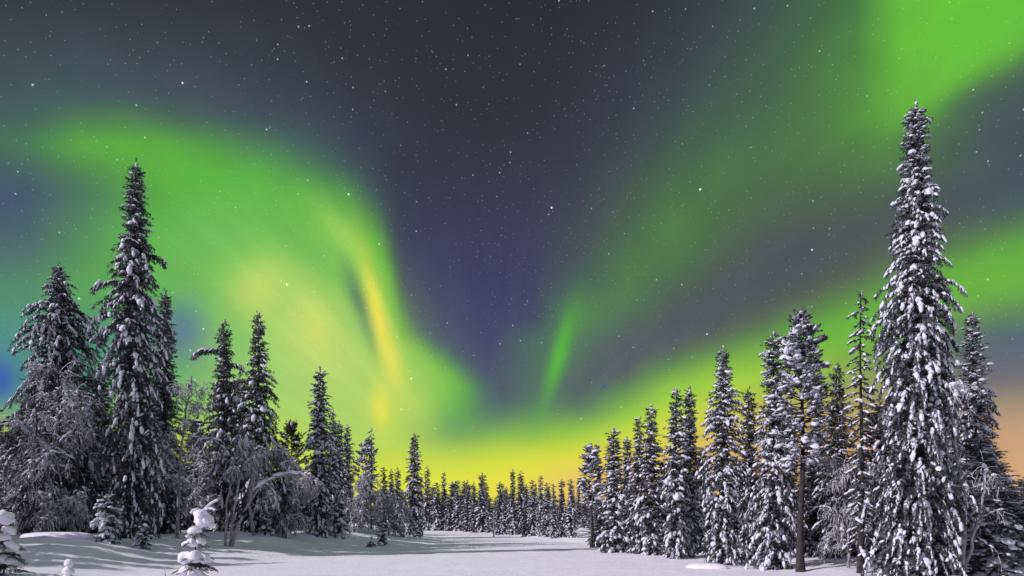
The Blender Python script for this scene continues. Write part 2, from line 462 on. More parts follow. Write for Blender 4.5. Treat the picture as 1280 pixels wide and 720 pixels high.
def put(name, me, parent=None):
    o = bpy.data.objects.new(name, me)
    col.objects.link(o)
    if parent:
        o.parent = parent
    return o


def tag(o, label=None, cat=None, group=None, kind=None):
    for k, v in (('label', label), ('category', cat), ('group', group), ('kind', kind)):
        if v:
            o[k] = v
    return o


def thing(name, label, cat, loc, group=None, rotz=0.0, scale=(1, 1, 1), lean=(0, 0)):
    o = bpy.data.objects.new(name, None)
    o.empty_display_size = 0.3
    col.objects.link(o)
    o.location = loc
    o.rotation_euler = (lean[1], lean[0], rotz)
    o.scale = scale
    return tag(o, label, cat, group)


def build_ground():
    n1, n2 = 420, 560
    a = np.linspace(-1, 1, n1)
    gx = np.sign(a) * (np.sinh(np.abs(a) * 6.2) / math.sinh(6.2)) * 2500 + a * 38
    b = np.linspace(0, 1, n2)
    gy = (np.sinh(b * 6.4) / math.sinh(6.4)) * 2500 + b * 95 - 40 * (1 - b) ** 3
    X, Y = np.meshgrid(gx, gy)
    Z = ground_z(X, Y)
    V = np.stack([X, Y, Z], -1).reshape(-1, 3)
    i = np.arange(n2 - 1)[:, None] * n1 + np.arange(n1 - 1)[None, :]
    Q = np.stack([i, i + 1, i + 1 + n1, i + n1], -1).reshape(-1, 4)
    tag(link_mesh('snow_ground', V, Q, MAT['ground']), kind='structure')
    # the land behind the camera
    gy2 = -np.geomspace(40, 1500, 40)[::-1]
    X, Y = np.meshgrid(gx[::6], gy2)
    Z = ground_z(X, Y) - 0.02
    V = np.stack([X, Y, Z], -1).reshape(-1, 3)
    m1 = len(gx[::6])
    i = np.arange(39)[:, None] * m1 + np.arange(m1 - 1)[None, :]
    Q = np.stack([i, i + 1, i + 1 + m1, i + m1], -1).reshape(-1, 4)
    tag(link_mesh('snow_ground', V, Q, MAT['ground']), kind='structure')


build_ground()

# ------------------------------------------------------------------ building blocks of the trees
def icosphere(sub):
    t = (1 + 5 ** 0.5) / 2
    v = [(-1, t, 0), (1, t, 0), (-1, -t, 0), (1, -t, 0), (0, -1, t), (0, 1, t), (0, -1, -t), (0, 1, -t), (t, 0, -1), (t, 0, 1), (-t, 0, -1), (-t, 0, 1)]
    f = [(0, 11, 5), (0, 5, 1), (0, 1, 7), (0, 7, 10), (0, 10, 11), (1, 5, 9), (5, 11, 4), (11, 10, 2), (10, 7, 6), (7, 1, 8), (3, 9, 4), (3, 4, 2), (3, 2, 6), (3, 6, 8), (3, 8, 9), (4, 9, 5), (2, 4, 11), (6, 2, 10), (8, 6, 7), (9, 8, 1)]
    v = [tuple(np.array(p) / np.linalg.norm(p)) for p in v]
    for _ in range(sub):
        cache, nf = {}, []

        def mid(a, b):
            k = (min(a, b), max(a, b))
            if k not in cache:
                p = np.array(v[a]) + np.array(v[b])
                v.append(tuple(p / np.linalg.norm(p)))
                cache[k] = len(v) - 1
            return cache[k]
        for a, b, c in f:
            ab, bc, ca = mid(a, b), mid(b, c), mid(c, a)
            nf += [(a, ab, ca), (b, bc, ab), (c, ca, bc), (ab, bc, ca)]
        f = nf
    return np.array(v), np.array(f)


def lumpy(rng, V, amp, flat=0.55):
    """a snow clump: bumpy on top, flattened underneath, its tip sagging"""
    out = V.copy()
    s = np.ones(len(V))
    for _ in range(5):
        c = rng.normal(size=3)
        c /= np.linalg.norm(c)
        s += amp * rng.uniform(-0.7, 1.0) * np.exp(3.0 * (V @ c - 1))
    for _ in range(4):
        k = rng.normal(size=3) * 3.2
        s += amp * 0.22 * np.sin(V @ k + rng.uniform(0, 6.28))
    out *= s[:, None]
    out[:, 2] = np.where(out[:, 2] < 0, out[:, 2] * flat, out[:, 2])
    out[:, 2] -= 0.22 * np.clip(out[:, 0], 0, 2) ** 2
    return out


_r = np.random.default_rng(5)
ICO1, FACE1 = icosphere(1)
ICO2, FACE2 = icosphere(2)
ICO3, FACE3 = icosphere(3)
ICO4, FACE4 = icosphere(4)
CLUMPS1 = [lumpy(_r, ICO1, 0.42) for _ in range(10)]
CLUMPS2 = [lumpy(_r, ICO2, 0.45) for _ in range(10)]


def tuft(rng, n=16, hang=0.55, wid=0.17, ln=0.55):
    """dark needle sprays round one shoot lying along x from -0.5 to 0.5"""
    V, T = [], []
    for i in range(n):
        p = np.array([rng.uniform(-0.5, 0.42), 0, 0])
        dr = np.array([rng.uniform(0.25, 1.0), rng.normal() * 0.6, -abs(rng.normal()) * hang + 0.12])
        dr *= rng.uniform(0.6, 1.15) * ln / np.linalg.norm(dr)
        side = np.cross(dr, rng.normal(size=3))
        side *= wid * 0.5 / np.linalg.norm(side)
        b = len(V)
        V += [p - side * 0.5, p + dr * 0.55 + side, p + dr, p + dr * 0.5 - side]
        T += [(b, b + 1, b + 2), (b, b + 2, b + 3)]
    return np.array(V), np.array(T)


TUFTS = [tuft(_r) for _ in range(8)]
TUFTS_HANG = [tuft(_r, 18, 1.1, 0.16, 0.62) for _ in range(8)]
TUFTS_PINE = [tuft(_r, 30, 0.2, 0.10, 0.5) for _ in range(6)]


class Geo:
    def __init__(self):
        self.V, self.T, self.n = [], [], 0

    def add(self, V, T):
        if len(V):
            self.V.append(np.asarray(V, np.float32))
            self.T.append(np.asarray(T, np.int64) + self.n)
            self.n += len(V)

    def spread(self, variants, rng, mats, pos, faces=None):
        """a copy of one of the variants at every matrix and position"""
        if not len(pos):
            return
        pick = rng.integers(0, len(variants), len(pos))
        for k, var in enumerate(variants):
            V0, T0 = var if faces is None else (var, faces)
            sel = pick == k
            if sel.any():
                W = np.einsum('nij,vj->nvi', mats[sel], V0) + pos[sel][:, None, :]
                n, m = W.shape[:2]
                self.add(W.reshape(-1, 3), (T0[None] + (np.arange(n) * m)[:, None, None]).reshape(-1, 3))

    def tube(self, pts, rad, sides=3):
        pts = np.asarray(pts, float)
        k = len(pts)
        tan = np.gradient(pts, axis=0)
        tan /= np.linalg.norm(tan, axis=1)[:, None] + 1e-9
        ref = np.where(np.abs(tan[:, 2:3]) > 0.9, [[1.0, 0, 0]], [[0, 0, 1.0]])
        a = np.cross(tan, ref)
        a /= np.linalg.norm(a, axis=1)[:, None] + 1e-9
        b = np.cross(tan, a)
        th = np.arange(sides) * 2 * math.pi / sides
        ring = pts[:, None, :] + np.asarray(rad)[:, None, None] * (np.cos(th)[None, :, None] * a[:, None, :] + np.sin(th)[None, :, None] * b[:, None, :])
        i = np.arange(k - 1)[:, None] * sides
        j = np.arange(sides)[None, :]
        j2 = (j + 1) % sides
        A, B, C, D = i + j, i + j2, i + sides + j2, i + sides + j
        T = np.concatenate([np.stack([A, B, C], -1).reshape(-1, 3), np.stack([A, C, D], -1).reshape(-1, 3)])
        self.add(ring.reshape(-1, 3), T)

    def mesh(self, name, mat, smooth=True):
        if not self.V:
            return None
        return mesh_from(name, np.concatenate(self.V), np.concatenate(self.T), mat, smooth)


def frames(D, sx, sy, sz):
    D = D / (np.linalg.norm(D, axis=1)[:, None] + 1e-9)
    up = np.tile([0.0, 0.0, 1.0], (len(D), 1))
    up[np.abs(D[:, 2]) > 0.97] = [1.0, 0, 0]
    Y = np.cross(up, D)
    Y /= np.linalg.norm(Y, axis=1)[:, None] + 1e-9
    Z = np.cross(D, Y)
    return np.stack([D * sx[:, None], Y * sy[:, None], Z * sz[:, None]], -1), Z


def direction(az, el):
    return np.array([math.cos(az) * math.cos(el), math.sin(az) * math.cos(el), math.sin(el)])


def trunk_tube(g, H, r, rng, sides=8, wob=0.0):
    k = 12
    t = np.linspace(0, 1, k)
    pts = np.stack([wob * np.sin(t * 5 + rng.uniform(0, 6)) * t * (1 - t) * 4, wob * np.sin(t * 4 + rng.uniform(0, 6)) * t * (1 - t) * 4, t * H - 0.15], -1)
    g.tube(pts, np.maximum(r * (1 - t) ** 0.8, 0.012) * (1 + 0.5 * np.exp(-t * 25)), sides)


def finish_fingers(fing, rng, crown, snow, snowy, clump, thick, tufts):
    P0 = np.array([f[0] for f in fing])
    P1 = np.array([f[1] for f in fing])
    D = P1 - P0
    L = np.linalg.norm(D, axis=1)
    mid = (P0 + P1) / 2
    m, _ = frames(D, L, L, L)
    crown.spread(tufts, rng, m, mid)
    s = np.array([f[2] for f in fing]) * snowy
    keep = rng.random(len(fing)) < s
    if keep.any():
        Lk = L[keep]
        big = np.where(rng.random(len(Lk)) < 0.12, 1.3, 1.0) * rng.uniform(0.55, 1.15, len(Lk))
        wd = Lk * thick * 0.86 * rng.uniform(0.5, 1.25, len(Lk)) * big
        m, Z = frames(D[keep], Lk * rng.uniform(0.42, 0.66, len(Lk)) * big, wd, wd * rng.uniform(0.65, 0.95, len(Lk)))
        var, fc = (CLUMPS2, FACE2) if clump == 2 else (CLUMPS1, FACE1)
        snow.spread(var, rng, m, mid[keep] + Z * (wd * 0.35)[:, None], fc)


def spruce(seed, H, Rm, prof, fl=0.36, snowy=0.85, droop=60, step=0.30, per=6, clump=1, thick=0.36, z0=0.25, low=-15, high=35, hang=False, ragged=0.22, arms=()):
    """boreal spruce: whorls of drooping branches whose shoots carry clumps of snow; returns trunk, crown and snow meshes"""
    rng = np.random.default_rng(seed)
    tr, crown, snow = Geo(), Geo(), Geo()
    trunk_tube(tr, H, 0.012 * H + 0.03, rng)
    px, pr = zip(*prof)
    fing, slab = [], []
    z, az = z0, rng.uniform(0, 6.28)
    ph = rng.uniform(0, 6.28, 4)
    while z < H * 0.985:
        t = z / H
        rad = Rm * np.interp(t, px, pr)
        n = max(3, int(round(per * 1.22 * min(1.0, 0.40 + rad / Rm * 0.75))))
        lev = 1 + ragged * math.sin(z * 2.1 + ph[0]) * 0.6
        for _ in range(n):
            az += 2.399 + rng.normal() * 0.25
            zz = z + rng.uniform(-0.5, 0.5) * step
            Lb = rad * lev * (1 + ragged * math.sin(2 * az + ph[1] + zz * 0.8)) * rng.uniform(0.76, 1.10)
            e = R(low + (high - low) * t + rng.normal() * 8)
            fs = fl * (0.34 + 0.66 * min(1.0, rad / (2.6 * fl)))
            Lb = max(Lb - 0.6 * fs, 0.05)
            load = float(np.clip(0.62 + 0.55 * math.sin(1.7 * az + zz * 2.3 + ph[2]) * math.sin(zz * 3.1 - az + ph[3]) + rng.normal() * 0.28, 0.08, 1.25))
            bough = []
            ds = fs * 0.62
            p = np.array([0, 0, zz])
            s, k = 0.0, 0
            a = az
            hollow = max(0.22 * Lb, Lb - 3.4 * fs)
            while s < Lb:
                dr = direction(a, e - R(droop) * (s / Lb) ** 1.2 * min(1.0, Lb / 0.8))
                if s >= hollow:
                    for sg in (-1, 1):
                        l = fs * rng.uniform(0.65, 1.25) * (1 - 0.35 * s / Lb)
                        el = math.asin(max(-1, min(1, dr[2]))) - R(rng.uniform(5, 38))
                        dd = direction(a + sg * R(rng.uniform(28, 75)), max(el, R(-80)))
                        fing.append((p, p + dd * l, load))
                    bough.append(p)
                else:
                    fing.append((p, p + direction(a + rng.normal() * 0.8, e - 0.6) * fl * 1.15, 0.2))
                p = p + dr * ds
                a += rng.normal() * 0.12
                s += ds
            fing.append((p - dr * ds * 0.4, p + dr * fs * rng.uniform(0.5, 0.9), load))
            if load > 0.70 and len(bough) >= 2:
                for q in bough[1::2]:
                    if rng.random() < 0.6:
                        slab.append((q - dr * fs * 0.25, q + dr * fs * rng.uniform(0.45, 0.9), load))
        z += step * (0.62 + 0.38 * (rad / Rm))
    for (t, az, Lb, e) in arms:                     # single long branches that stand out from the outline
        p = np.array([0, 0, t * H])
        s = 0.0
        while s < Lb:
            dr = direction(az, R(e) - R(droop * 0.8) * (s / Lb) ** 1.5)
            for sg in (-1, 1):
                fing.append((p, p + direction(az + sg * R(rng.uniform(20, 60)), math.asin(dr[2]) - R(rng.uniform(15, 50))) * fl * 1.1, 1.0))
            p = p + dr * fl * 0.5
            s += fl * 0.5
    for i in range(5):                              # leader
        zz = H * (0.975 + 0.006 * i)
        fing.append((np.array([0, 0, zz]), np.array([0, 0, zz]) + direction(rng.uniform(0, 6.28), R(70)) * fl * 0.55, 0.7))
    finish_fingers(fing, rng, crown, snow, snowy, clump, thick, TUFTS_HANG if hang else TUFTS)
    if slab:
        A, B = np.array([q[0] for q in slab]), np.array([q[1] for q in slab])
        Ls = np.linalg.norm(B - A, axis=1)
        ws = np.minimum(Ls * 0.40, fl * 0.42) * rng.uniform(0.5, 1.2, len(Ls)) * (0.5 + 0.5 * snowy)
        m, Z = frames(B - A, Ls * 0.60, ws, ws * 0.68)
        snow.spread(CLUMPS2, rng, m, (A + B) / 2 + Z * (ws * 0.3)[:, None], FACE2)
    return tr.mesh('trunk', MAT['bark']), crown.mesh('crown', MAT['needles'], False), snow.mesh('snow_clumps', MAT['snow'])


def pine(seed, H, Rm, t0, prof, fl=0.34, snowy=0.8, mat='needles', n=70, clump=1):
    rng = np.random.default_rng(seed)
    tr, crown, snow = Geo(), Geo(), Geo()
    trunk_tube(tr, H * 0.98, 0.012 * H + 0.03, rng, wob=0.12)
    px, pr = zip(*prof)
    fing = []
    for i in range(n):
        t = t0 + (1 - t0) * (i + rng.random()) / n
        az = i * 2.399 + rng.normal() * 0.3
        Lb = Rm * np.interp((t - t0) / (1 - t0), px, pr) * rng.uniform(0.6, 1.1)
        e = R(-12 + 55 * (t - t0) / (1 - t0) + rng.normal() * 10)
        p = np.array([0, 0, t * H])
        pts = [p]
        for s in range(4):
            p = p + direction(az, e + R(8) * s) * Lb / 4
            pts.append(p)
        tr.tube(pts, np.linspace(0.03, 0.012, 5), 4)
        for q in pts[2:]:
            for _ in range(4 if Lb > 0.4 else 2):
                dd = direction(az + rng.normal() * 0.9, e + R(rng.uniform(-35, 50)))
                fing.append((q, q + dd * fl * rng.uniform(0.6, 1.2), 1.0))
    finish_fingers(fing, rng, crown, snow, snowy, clump, 0.36, TUFTS_PINE)
    return tr.mesh('trunk', MAT['bark']), crown.mesh('crown', MAT[mat], False), snow.mesh('snow_clumps', MAT['snow'])


def snag(seed, H, Rm, n=60, fl=0.3, dense_below=0.0):
    """thin dying spruce with short bare limbs, snow lying on them"""
    rng = np.random.default_rng(seed)
    tr, crown, snow = Geo(), Geo(), Geo()
    trunk_tube(tr, H, 0.008 * H + 0.03, rng, wob=0.05)
    fing = []
    for i in range(n):
        t = 0.08 + 0.9 * (i + rng.random()) / n
        az = i * 2.399 + rng.normal() * 0.4
        Lb = Rm * (1.25 - 0.85 * t) * rng.uniform(0.45, 1.2)
        p = np.array([0, 0, t * H])
        pts = [p]
        e = R(rng.uniform(-22, 6))
        for s in range(4):
            p = p + direction(az + rng.normal() * 0.15, e - R(8) * s) * Lb / 4
            pts.append(p)
        tr.tube(pts, np.linspace(0.028, 0.012, 5), 4)
        for a, b in zip(pts[1:-1], pts[2:]):
            if rng.random() < 0.75:
                fing.append((a, b + (b - a) * 0.3, 1.0))
            if rng.random() < 0.6 + dense_below * (1 - t):
                fing.append((a, a + direction(az + rng.normal() * 0.9, R(-30)) * fl * 0.8, 0.8))
    fing.append((np.array([0, 0, H * 0.97]), np.array([0.05, 0, H * 1.005]), 1.0))
    finish_fingers(fing, rng, crown, snow, 0.75, 1, 0.3, TUFTS[:4])
    return tr.mesh('trunk', MAT['bark']), crown.mesh('crown', MAT['needles'], False), snow.mesh('snow_clumps', MAT['snow'])


def birch(seed, stems, bark='birch', kids=(9, 7, 6), twig=0.9, droop=(0.05, 0.16, 0.30, 0.42), blobs=0.25, rmin=0.013, spread=0.9, start=0.3):
    """frosted birch: each stem is a polyline with a base radius; limbs, branches and hanging twigs grow from it"""
    rng = np.random.default_rng(seed)
    tr, tw, sn = Geo(), Geo(), Geo()
    seat_p, seat_d, seat_l = [], [], []

    def grow(p, d, L, r, level):
        k = 6
        pts = [p]
        for i in range(k):
            d = d + rng.normal(size=3) * 0.16 + np.array([0, 0, -droop[min(level, 3)]])
            d = d / np.linalg.norm(d)
            p = p + d * L / k
            pts.append(p)
        tw.tube(pts, np.maximum(np.linspace(r, r * 0.4, k + 1), rmin), 3)
        if level < 3 and rng.random() < blobs * (1.0 if level < 2 else 0.45):
            for j in rng.permutation(np.arange(1, k))[:3 if level < 2 else 1]:
                seat_p.append((pts[j] + pts[j + 1]) / 2)
                seat_d.append(pts[j + 1] - pts[j])
                seat_l.append(L / k)
        if level < len(kids):
            for i in range(kids[level]):
                j = rng.integers(1, k + 1)
                q = pts[j] if rng.random() < 0.5 else (pts[j] + pts[j - 1]) / 2
                dd = (pts[j] - pts[j - 1]) / (L / k) + rng.normal(size=3) * spread
                dd /= np.linalg.norm(dd)
                grow(q, dd, L * rng.uniform(0.38, 0.62) if level < 2 else twig * rng.uniform(0.5, 1.1), r * 0.5, level + 1)

    for (pts, r, limbs, Ll) in stems:
        pts = np.array(pts, float)
        t = np.linspace(0, 1, len(pts))
        tt = np.linspace(0, 1, 16)
        sm = np.stack([np.interp(tt, t, pts[:, c]) for c in range(3)], -1)
        for _ in range(2):
            sm[1:-1] = (sm[:-2] + 2 * sm[1:-1] + sm[2:]) / 4
        sm[1:-1] += rng.normal(size=sm[1:-1].shape) * 0.025
        tr.tube(sm, np.maximum(r * (1 - tt * 0.65), 0.03), 7)
        for i in range(limbs):
            s = start + (1 - start) * (i + rng.random()) / limbs
            j = min(14, int(s * 15))
            q = sm[j] + (sm[j + 1] - sm[j]) * (s * 15 - j)
            ax = sm[j + 1] - sm[j]
            ax /= np.linalg.norm(ax)
            dd = ax * 0.7 + rng.normal(size=3) * 0.75
            dd[2] = abs(dd[2]) * 0.8 + 0.1
            dd /= np.linalg.norm(dd)
            grow(q, dd, Ll * (1.15 - 0.6 * s) * rng.uniform(0.7, 1.2), r * (1 - s * 0.8) * 0.55, 0)
        for j in range(4, 15):                    # snow lying on the stem where it leans over
            if abs((sm[j + 1] - sm[j])[2]) / np.linalg.norm(sm[j + 1] - sm[j]) < 0.75:
                seat_p.append(sm[j] + np.array([0, 0, 0.02]))
                seat_d.append(sm[j + 1] - sm[j])
                seat_l.append(np.linalg.norm(sm[j + 1] - sm[j]) * 0.9)
    if seat_p:
        D, P, Lk = np.array(seat_d), np.array(seat_p), np.array(seat_l)
        wd = np.clip(Lk * 0.38, 0.06, 0.24) * rng.uniform(0.7, 1.3, len(Lk))
        m, Z = frames(D, Lk * 0.8, wd, wd * 0.7)
        sn.spread(CLUMPS1, rng, m, P + Z * (wd * 0.3)[:, None], FACE1)
    return tr.mesh('trunk', MAT[bark]), tw.mesh('twigs', MAT['twigs']), sn.mesh('snow_clumps', MAT['snow'])


PART = ('trunk', 'crown', 'snow_clumps')


def plant(name, label, cat, meshes, px, d, scale=(1, 1, 1), rotz=0.0, group=None, lean=(0, 0), sink=0.05, second='crown'):
    x = at(px, d)
    o = thing(name, label, cat, (x, d, gz(x, d) - sink), group, rotz, scale, lean)
    for nm, me in zip(('trunk', second, 'snow_clumps'), meshes):
        if me:
            put(nm, me, o)
    return o


def height_to(px, ty, d):
    return (HY - ty) * d / F + CAMZ - gz(at(px, d), d) + 0.05


CANDLE = [(0, 0.9), (0.1, 1.0), (0.35, 0.92), (0.6, 0.70), (0.8, 0.46), (0.93, 0.30), (1, 0.10)]
CONE = [(0, 0.95), (0.1, 1.0), (0.4, 0.8), (0.7, 0.45), (0.9, 0.18), (1, 0.05)]

# ------------------------------------------------------------------ tall trees that stand out, each with its own shape
def tall_spruce(label, px, ty, d, hw, seed, prof=CANDLE, lean=(0, 0), **kw):
    H = height_to(px, ty, d)
    ms = spruce(seed, H, hw * 1.1 * d / F, prof, **kw)
    return plant('spruce_tree', label, 'spruce', ms, px, d, lean=lean)


GIANT = [(0, 1.0), (0.08, 1.05), (0.3, 1.0), (0.45, 0.90), (0.56, 0.80), (0.63, 0.62), (0.72, 0.48), (0.84, 0.36), (0.90, 0.24), (0.95, 0.22), (1, 0.05)]
tall_spruce('tallest spruce, a giant column thickly plastered with snow', 1145, 126, 22.0, 58, 11, GIANT, fl=0.215, snowy=1.0, step=0.18, per=8, clump=1, thick=0.36, droop=78, low=-15, high=20, hang=True, ragged=0.24)
tall_spruce('snow-laden spruce whose slim tip shows behind the giant on its right', 1216, 392, 25.0, 46, 12, CONE, fl=0.215, snowy=0.95, step=0.22, per=7, thick=0.36, droop=72, ragged=0.3)
tall_spruce('broad heavily snowed spruce left of the tall bare-trunked pine', 967, 416, 26.5, 34, 13, CANDLE, fl=0.22, snowy=0.95, step=0.23, per=7, thick=0.36, droop=72, ragged=0.3)
tall_spruce('pointed spruce with bulky snow clumps standing beside the low snow mound', 904, 434, 29.0, 32, 14, CANDLE, fl=0.225, snowy=0.95, step=0.24, per=7, thick=0.36, droop=72, ragged=0.32)
tall_spruce('slim darker spruce between the two broad snowy ones', 936, 486, 31.0, 20, 15, CANDLE, fl=0.27, snowy=0.65, step=0.24, thick=0.34, droop=72, ragged=0.3)
tall_spruce('tallest left-bank spruce, dark with drooping boughs and a single arm reaching right', 162, 203, 33.0, 41, 16,
            [(0, 0.85), (0.08, 0.95), (0.3, 1.0), (0.5, 0.92), (0.6, 0.88), (0.7, 0.70), (0.8, 0.50), (0.9, 0.24), (1, 0.06)],
            lean=(R(1.0), 0), fl=0.33, snowy=0.55, step=0.28, per=7, droop=78, low=-25, high=25, thick=0.30, hang=True, ragged=0.34,
            arms=((0.76, 0.1, 1.7, 8), (0.68, 3.3, 2.1, 12)))
tall_spruce('narrow dark spruce standing close behind the tallest left-bank spruce', 206, 364, 38.0, 24, 17, CANDLE, fl=0.30, snowy=0.5, step=0.28, thick=0.32, hang=True)
tall_spruce('spruce with open drooping boughs above the two bent birches', 323, 392, 42.0, 40, 18, CONE, fl=0.36, snowy=0.62, step=0.36, per=6, droop=76, thick=0.30, hang=True, ragged=0.3)
tall_spruce('spruce with one long snowy arm stretching left near its top', 280, 402, 43.0, 38, 19, CONE, fl=0.36, snowy=0.62, step=0.34, per=6, droop=74, thick=0.30, hang=True, ragged=0.3,
            arms=((0.86, 3.1, 2.3, 15), (0.80, 0.0, 1.4, 10)))
tall_spruce('broad rounded spruce with a small pointed tip, at the far left of the bank', 74, 330, 35.0, 50, 20,
            [(0, 1), (0.35, 1.04), (0.6, 1.0), (0.75, 0.88), (0.84, 0.66), (0.885, 0.34), (0.93, 0.2), (1, 0.05)], fl=0.25, snowy=0.95, step=0.23, per=8, thick=0.24, hang=True, ragged=0.3, low=0, high=25, droop=85)
tall_spruce('solitary snowy spire on the shore between the left bank and far treeline', 400, 460, 46.0, 25, 21, CANDLE, fl=0.33, snowy=0.75, step=0.30, thick=0.36, droop=72)
tall_spruce('tall slender snowy spruce at the foot of the far treeline', 518, 543, 62.0, 14, 22, CANDLE, fl=0.36, snowy=0.8, step=0.32, thick=0.38, droop=72)
tall_spruce('dark shaded spruce between the bare-trunked pine and the dying spruce', 1046, 458, 29.0, 34, 23, CONE, fl=0.28, snowy=0.55, step=0.25, thick=0.32, hang=True)

# ------------------------------------------------------------------ prototypes for the rest
PROTO = [spruce(101, 9.0, 1.00, CANDLE, fl=0.28, snowy=0.78, step=0.25, thick=0.36, droop=72, ragged=0.3),
         spruce(102, 9.0, 1.05, CONE, fl=0.28, snowy=0.72, step=0.25, thick=0.36, droop=72, ragged=0.34),
         spruce(103, 9.0, 0.92, CANDLE, fl=0.30, snowy=0.80, step=0.26, thick=0.38, droop=74, ragged=0.34),
         spruce(104, 9.0, 1.00, [(0, .8), (.2, 1), (.5, .85), (.75, .5), (.92, .25), (1, .08)], fl=0.29, snowy=0.75, step=0.26, thick=0.36, droop=72, ragged=0.3)]
DARK = [spruce(111, 9.0, 1.05, CONE, fl=0.33, snowy=0.45, step=0.30, thick=0.32, hang=True, ragged=0.34, droop=74),
        spruce(112, 9.0, 0.95, CANDLE, fl=0.32, snowy=0.50, step=0.30, thick=0.32, hang=True, ragged=0.34, droop=74)]
FAR = [spruce(121, 9.0, 1.10, CONE, fl=0.36, snowy=0.62, step=0.34, thick=0.34, droop=70, ragged=0.3),
       spruce(122, 9.0, 1.00, [(0, .8), (.2, 1), (.5, .75), (.75, .42), (.92, .16), (1, .04)], fl=0.36, snowy=0.66, step=0.34, thick=0.34, droop=70, ragged=0.34),
       spruce(123, 9.0, 1.05, [(0, .6), (.1, 1), (.4, .9), (.6, .5), (.85, .25), (1, .04)], fl=0.36, snowy=0.58, step=0.36, thick=0.34, hang=True, droop=74, ragged=0.38)]
rnd = random.Random(4)


def copy_spruce(label, px, ty, d, hw, protos, k=None, group=None):
    H = height_to(px, ty, d)
    ms = protos[rnd.randrange(len(protos)) if k is None else k]
    sx = max(0.30, hw * 1.14 * d / F / 0.98)
    return plant('spruce_tree', label, 'spruce', ms, px, d, (sx, sx, H / 9.0), rnd.uniform(0, 6.28), group)


# right shore, from the giant back to the far treeline
for i, (px, ty, d, hw, k, lab) in enumerate([
        (862, 485, 34.5, 19, 0, 'right one of the tall twin spruces, its tip a touch higher'),
        (845, 487, 33.5, 20, 2, 'left one of the tall twin spruces in front of its neighbour'),
        (814, 508, 36.5, 20, 3, 'snowy spruce joined to a shorter one on its left'),
        (799, 522, 37.5, 18, 1, 'shorter snowy spruce leaning on a taller one at its right'),
        (784, 547, 41.0, 14, 0, 'thin spruce tip peeping between two bigger snowy spruces'),
        (767, 537, 39.0, 21, 2, 'stout snowy spruce just right of the small pale-trunked pine'),
]):
    copy_spruce(lab, px, ty, d, hw, PROTO, k)

pn = pine(31, height_to(1001, 399, 25.0), 33 * 25.0 / F, 0.42, [(0, 0.5), (0.2, 0.8), (0.45, 1.0), (0.75, 0.75), (1, 0.2)], n=90, fl=0.34, clump=1)
plant('pine_tree', 'tall pine with long bare dark trunk and broad snowy crown', 'pine', pn, 1001, 25.0)
pn2 = pine(32, height_to(739, 565, 44.0), 16 * 44.0 / F, 0.45, [(0, 0.6), (0.3, 1.0), (0.7, 0.85), (1, 0.4)], n=50, fl=0.36)
plant('pine_tree', 'small round-topped pine with a pale bare trunk at the shore', 'pine', pn2, 739, 44.0)
pn3 = pine(33, height_to(364, 537, 60.0), 26 * 60.0 / F, 0.45, [(0, 0.7), (0.4, 1.0), (0.8, 0.6), (1, 0.3)], n=60, fl=0.45, snowy=0.2, mat='pine')
plant('pine_tree', 'snow-free yellowish green pine crown against the glowing sky', 'pine', pn3, 364, 60.0)
pn4 = pine(34, height_to(451, 556, 62.0), 15 * 62.0 / F, 0.5, [(0, 0.7), (0.4, 1.0), (0.8, 0.8), (1, 0.4)], n=40, fl=0.42, snowy=0.7)
plant('pine_tree', 'bent pine with a lopsided crown beside the thin dead spire', 'pine', pn4, 451, 62.0, lean=(R(5), 0))
sg = snag(41, height_to(1076, 365, 23.5), 26 * 23.5 / F, n=90, dense_below=0.5)
plant('dead_tree', 'dying spruce with short bare snowy limbs beside the giant', 'dead tree', sg, 1076, 23.5)
sg2 = snag(42, height_to(464, 536, 60.0), 13 * 60.0 / F, n=55, dense_below=0.6)
plant('dead_tree', 'thin dead spire with sparse twigs above frosted birches', 'dead tree', sg2, 464, 60.0)

# left bank, second rank
for (px, ty, d, hw, pr, lab) in [
        (416, 515, 50.0, 12, PROTO, 'spruce leaning close to the solitary spire, first on its right'),
        (424, 527, 52.0, 13, PROTO, 'ragged spruce second to the right of the solitary spire'),
        (434, 532, 56.0, 11, PROTO, 'thin spruce third to the right of the solitary spire'),
        (300, 468, 50.0, 26, DARK, 'dark spruce filling the gap between the two open-boughed spruces'),
        (120, 470, 44.0, 40, DARK, 'dark spruce in shade between the broad rounded spruce and tallest left-bank spruce'),
        (18, 520, 40.0, 34, DARK, 'dark spruce at the edge of the left bank forest'),
        (52, 470, 45.0, 40, DARK, 'dark spruce behind the broad rounded spruce'),
        (245, 520, 50.0, 28, DARK, 'dark spruce behind the lacy pale birch crown'),
        (352, 560, 52.0, 26, DARK, 'short dark spruce behind the arching birches'),
        (386, 585, 50.0, 16, PROTO, 'low snowy spruce at the foot of the solitary spire'),
        (190, 490, 46.0, 30, DARK, 'dark spruce behind the trunk of the tallest left-bank spruce'),
]:
    copy_spruce(lab, px, ty, d, hw, pr)

